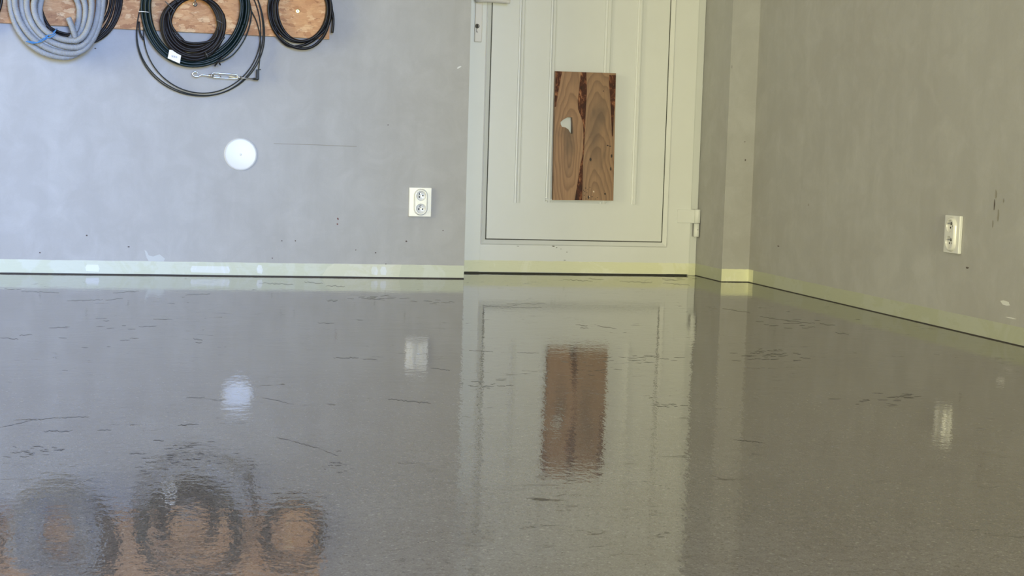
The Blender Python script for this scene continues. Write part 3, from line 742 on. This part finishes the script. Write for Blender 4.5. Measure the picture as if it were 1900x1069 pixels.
# 2 dark coil behind the conduit
def jitter(base, n, jr, seed, dep0, dep1, js=(1, 1, 1, 1, 1)):
    rnd = random.Random(seed); out = []
    for i in range(n):
        j = rnd.uniform(-jr, jr); dp = dep0+(dep1-dep0)*rnd.random()
        xl, xr, yc, yt, yb_, xm = base
        out.append((xl-j*js[0]+rnd.uniform(-1, 1), xr+j*js[1]+rnd.uniform(-1, 1), yc+rnd.uniform(-2, 2), yt-j*js[2], yb_+j*js[3]+rnd.uniform(-1, 1), xm+rnd.uniform(-4, 4), dp))
    return out
def cable_coil(name, loops, r, m_, label, wob=.6, seed=1, start=0., end=None, n=64, step=.006):
    pts = coil(loops, r, n, start, end, wob, seed=seed); pts = resample(pts, step)
    rt = root_at(name, pts, label, 'coil', G); bm = bmesh.new(); tube(bm, pts, r, 8); child('cable', bm, m_, rt); return rt, pts
lp = [(64, 226, -6, -92, 84, 150, .009), (76, 222, -4, -90, 80, 152, .014), (68, 205, -6, -86, 70, 140, .009), (60, 200, -4, -82, 64, 138, .016), (66, 212, -8, -88, 76, 150, .018), (72, 224, -6, -92, 83, 152, .009), (62, 218, -6, -90, 82, 150, .017)]
cable_coil('cable_coil', lp, .0042, M_blk2, 'dark brown black cable coil hanging behind the grey conduit', .8, 5)
# 3 coil cut by the left edge of the picture
lp = jitter((-112, 1.5, -4, -70, 56, -55), 7, 4, 21, .006, .026)
cable_coil('cable_coil', lp, .0042, M_blk, 'black cable coil cut off by the left picture edge', .5, 9)
# 4 dark green bundle
lp = jitter((271, 455, 12, -62, 117, 358), 13, 9, 33, .012, .034, (.95, .9, .8, 1.))
lp = [(l[0], l[1], l[2], l[3], l[4], l[5], l[6]) for l in lp]
gr, gpts = cable_coil('cable_coil', lp, .0046, M_grn, 'large dark green cable coil around the small black coil', .35, 4, .3, 12.6)
bm = bmesh.new(); tube(bm, smoothpath([onY(x, y, -OT-.014) for x, y in ((452, -30), (462, 0), (466.5, 25), (462, 52), (452, 76), (436, 98), (420, 110), (400, 117))], 8), .0021, 8)
child('cable_end', bm, M_grn, gr)
bm = bmesh.new()        # white tie left, black tie low right
def band(bm, cx_, cy_, ang, hl, dep, r=.0022, back=.006):
    ux_, uz_ = math.cos(ang), math.sin(ang); P_ = []
    for k in range(24):
        a_ = 2*math.pi*k/24; s = hl*math.cos(a_); q = onY(cx_+ux_*s, cy_+uz_*s, -OT)
        P_.append(Vector((q.x, -OT-back-(dep-back)*(.5-.5*math.sin(a_)*1.) if True else 0, q.z)))
    tube(bm, P_, r, 6, closed=True)
band(bm, 269, 24, .08, 11.5, .042, .0012); child('tie', bm, M_white, gr)['label'] = 'white tie'
bm = bmesh.new(); band(bm, 405, 114, -.95 + math.pi, 11, .044, .0026)
tube(bm, [onY(407, 117, -OT-.044), onY(409, 121, -OT-.046)], .003, 6); child('tie', bm, M_blk, gr)['label'] = 'black cable tie'
# paper tag with bars, on the green coil
tagc = [onY(x, y, -OT-.062) for x, y in ((314.5, 92), (337, 97.5), (333.5, 118), (311, 108))]
bm = bmesh.new(); prism(bm, tagc, (0, .0008, 0)); tg = child('paper_tag', bm, M_white, gr)
bm = bmesh.new()
tu = (tagc[1]-tagc[0]); tv = (tagc[3]-tagc[0])
for k in range(9):
    u0 = .26+k*.055; wd = (.012, .03, .02)[k % 3]; p0 = tagc[0]+tu*u0+tv*.55; poly(bm, [v_+Vector((0, -.0004, 0)) for v_ in (p0, p0+tu*wd, p0+tu*wd+tv*.22, p0+tv*.22)])
child('bar_marks', bm, mat('print_grey', (.2, .2, .2), .7), gr, tg)
# 5 small black coil in front
lp = []
rnd = random.Random(12)
for i in range(9):
    f = (i*0.618) % 1
    lp.append((300+f*19, 417-f*16, 44+rnd.uniform(-4, 4), -6+f*8, 111-f*28+rnd.uniform(-1, 1), 360+rnd.uniform(-5, 5), .046+.018*((i*.37) % 1)))
bk, bpts = cable_coil('cable_coil', lp, .0050, M_blk2, 'small black cable coil with white tag, inside the green coil', .8, 8, .2, 7.9)
bm = bmesh.new()
P_ = [onY(x, y, -OT-.07) for x, y in ((313, 20), (318, 45), (325, 58), (337, 71), (345, 78), (365, 80), (388, 77), (400, 70), (405, 55))]
tube(bm, smoothpath(P_, 8), .0036, 8)
P_ = [onY(x, y, -OT-.068) for x, y in ((380, 103), (394, 95), (405, 84), (411, 75), (416, 68.5))]
tube(bm, smoothpath(P_, 8), .0040, 8)
child('cable_end', bm, M_blk, bk)
for (x, y, an, hl) in ((407, 44, .5, 8), (383, 104, 1.1, 5), (316, 15, .8, 13)):
    bm = bmesh.new(); band(bm, x, y, an, hl, .078, .0013, .040); child('tie', bm, M_dtie, bk)
# 6 thin wire rope loops with turnbuckle
lp = [(267, 484, 62, -70, 173, 378, .0045), (253, 491, 66, -82, 178, 376, .0035), (254, 488, 62, -84, 177, 380, .0040)]
pts = coil(lp, .002, 72, 0., 3., .3, seed=2); pts = resample(pts, .006)
wr_ = root_at('wire_rope', pts, 'wide thin dark wire rope loops with silver turnbuckle', 'coil', G)
bm = bmesh.new(); tube(bm, pts, .0020, 8)
tube(bm, smoothpath([onY(x, y, -OT-.012) for x, y in ((455, -20), (463, 12), (476, 40), (483, 70), (482.5, 100), (480, 130))], 8), .0020, 8)
child('rope', bm, M_wire, wr_)
tb = lambda x, y, dep=.012: onY(x, y, -OT-dep)
bm = bmesh.new()
# body: two rails, two bosses
for dy in (-4.1, 4.1):
    tube(bm, [tb(391, 140.7), tb(394, 138.9+dy*.7), tb(397, 139.4+dy), tb(405, 140.0+dy), tb(425, 141.3+dy), tb(437, 142.1+dy), tb(441, 142.6+dy*.7), tb(444, 143)], .0017, 8)
tube(bm, [tb(387, 140.2), tb(397, 141)], .0042, 12); tube(bm, [tb(439, 142.8), tb(448, 143.6)], .0042, 12)
body = child('turnbuckle', bm, M_steel, wr_)
bm = bmesh.new()
tube(bm, smoothpath([tb(410, 141.8), tb(386, 140), tb(374, 138.8), tb(369, 141.5), tb(362, 142), tb(357.5, 138.5), tb(358.5, 134.5), tb(363, 133), tb(367, 135.5)], 8), .0022, 8)
tube(bm, [tb(425, 142.4), tb(474, 146.8)], .0022, 8)
child('hook_rod', bm, M_steel, wr_, body)
bm = bmesh.new(); box(bm, (tb(475, 140).x, -OT-.018, tb(476, 147.5).z), (tb(481, 140).x, -OT-.006, tb(478, 129).z), 0, .001)
tube(bm, [tb(470, 146.5), tb(479, 147)], .0042, 8); tube(bm, [tb(476, 130), tb(484, 129)], .0016, 6)
child('rope_clamp', bm, M_wire, wr_)
# green coil's left fitting on the wire rope
bm = bmesh.new(); tube(bm, smoothpath([tb(258, 40, .01), tb(259, 55, .01), tb(262, 66, .01), tb(267, 74, .01)], 6), .0032, 8); child('ferrule', bm, M_blk, wr_)
# 7 right black coil
lp = [(514, 606, 16, -30, 76.5, 558, .014), (510, 607, 18, -38, 77.5, 556, .022), (505, 609, 18, -40, 87.5, 543, .010), (499, 612, 22, -46, 91.5, 563, .020), (504, 609, 20, -42, 78.5, 556, .012),
      (497.5, 613, 16, -48, 90.5, 563, .024), (501, 611, 16, -44, 87, 545, .008), (508, 615, 20, -36, 77, 558, .018)]
rk, rpts = cable_coil('cable_coil', lp, .0042, M_blk, 'black cable coil at the right end of the chipboard, around the screw', .3, 6, .1, 7.95)
bm = bmesh.new(); P_ = [onY(x, y, -OT-.02) for x, y in ((603, -30), (611, 0), (617, 25), (618.3, 42), (616.5, 61))]
tube(bm, smoothpath(P_, 8), .0046, 8); child('cable_end', bm, M_blk, rk)
# hooks carrying the coils
hook(-56, -62, .034, label='steel hook holding the coil at the left picture edge')
hook(116, -60, .107, label='steel hook holding the grey conduit coil')
hook(362, 8, .078, label='steel hook inside the top of the small black coil')
hook(360, -48, .050, label='steel hook holding the large green coil')
hook(557, -26, .034, label='steel hook holding the right black coil')
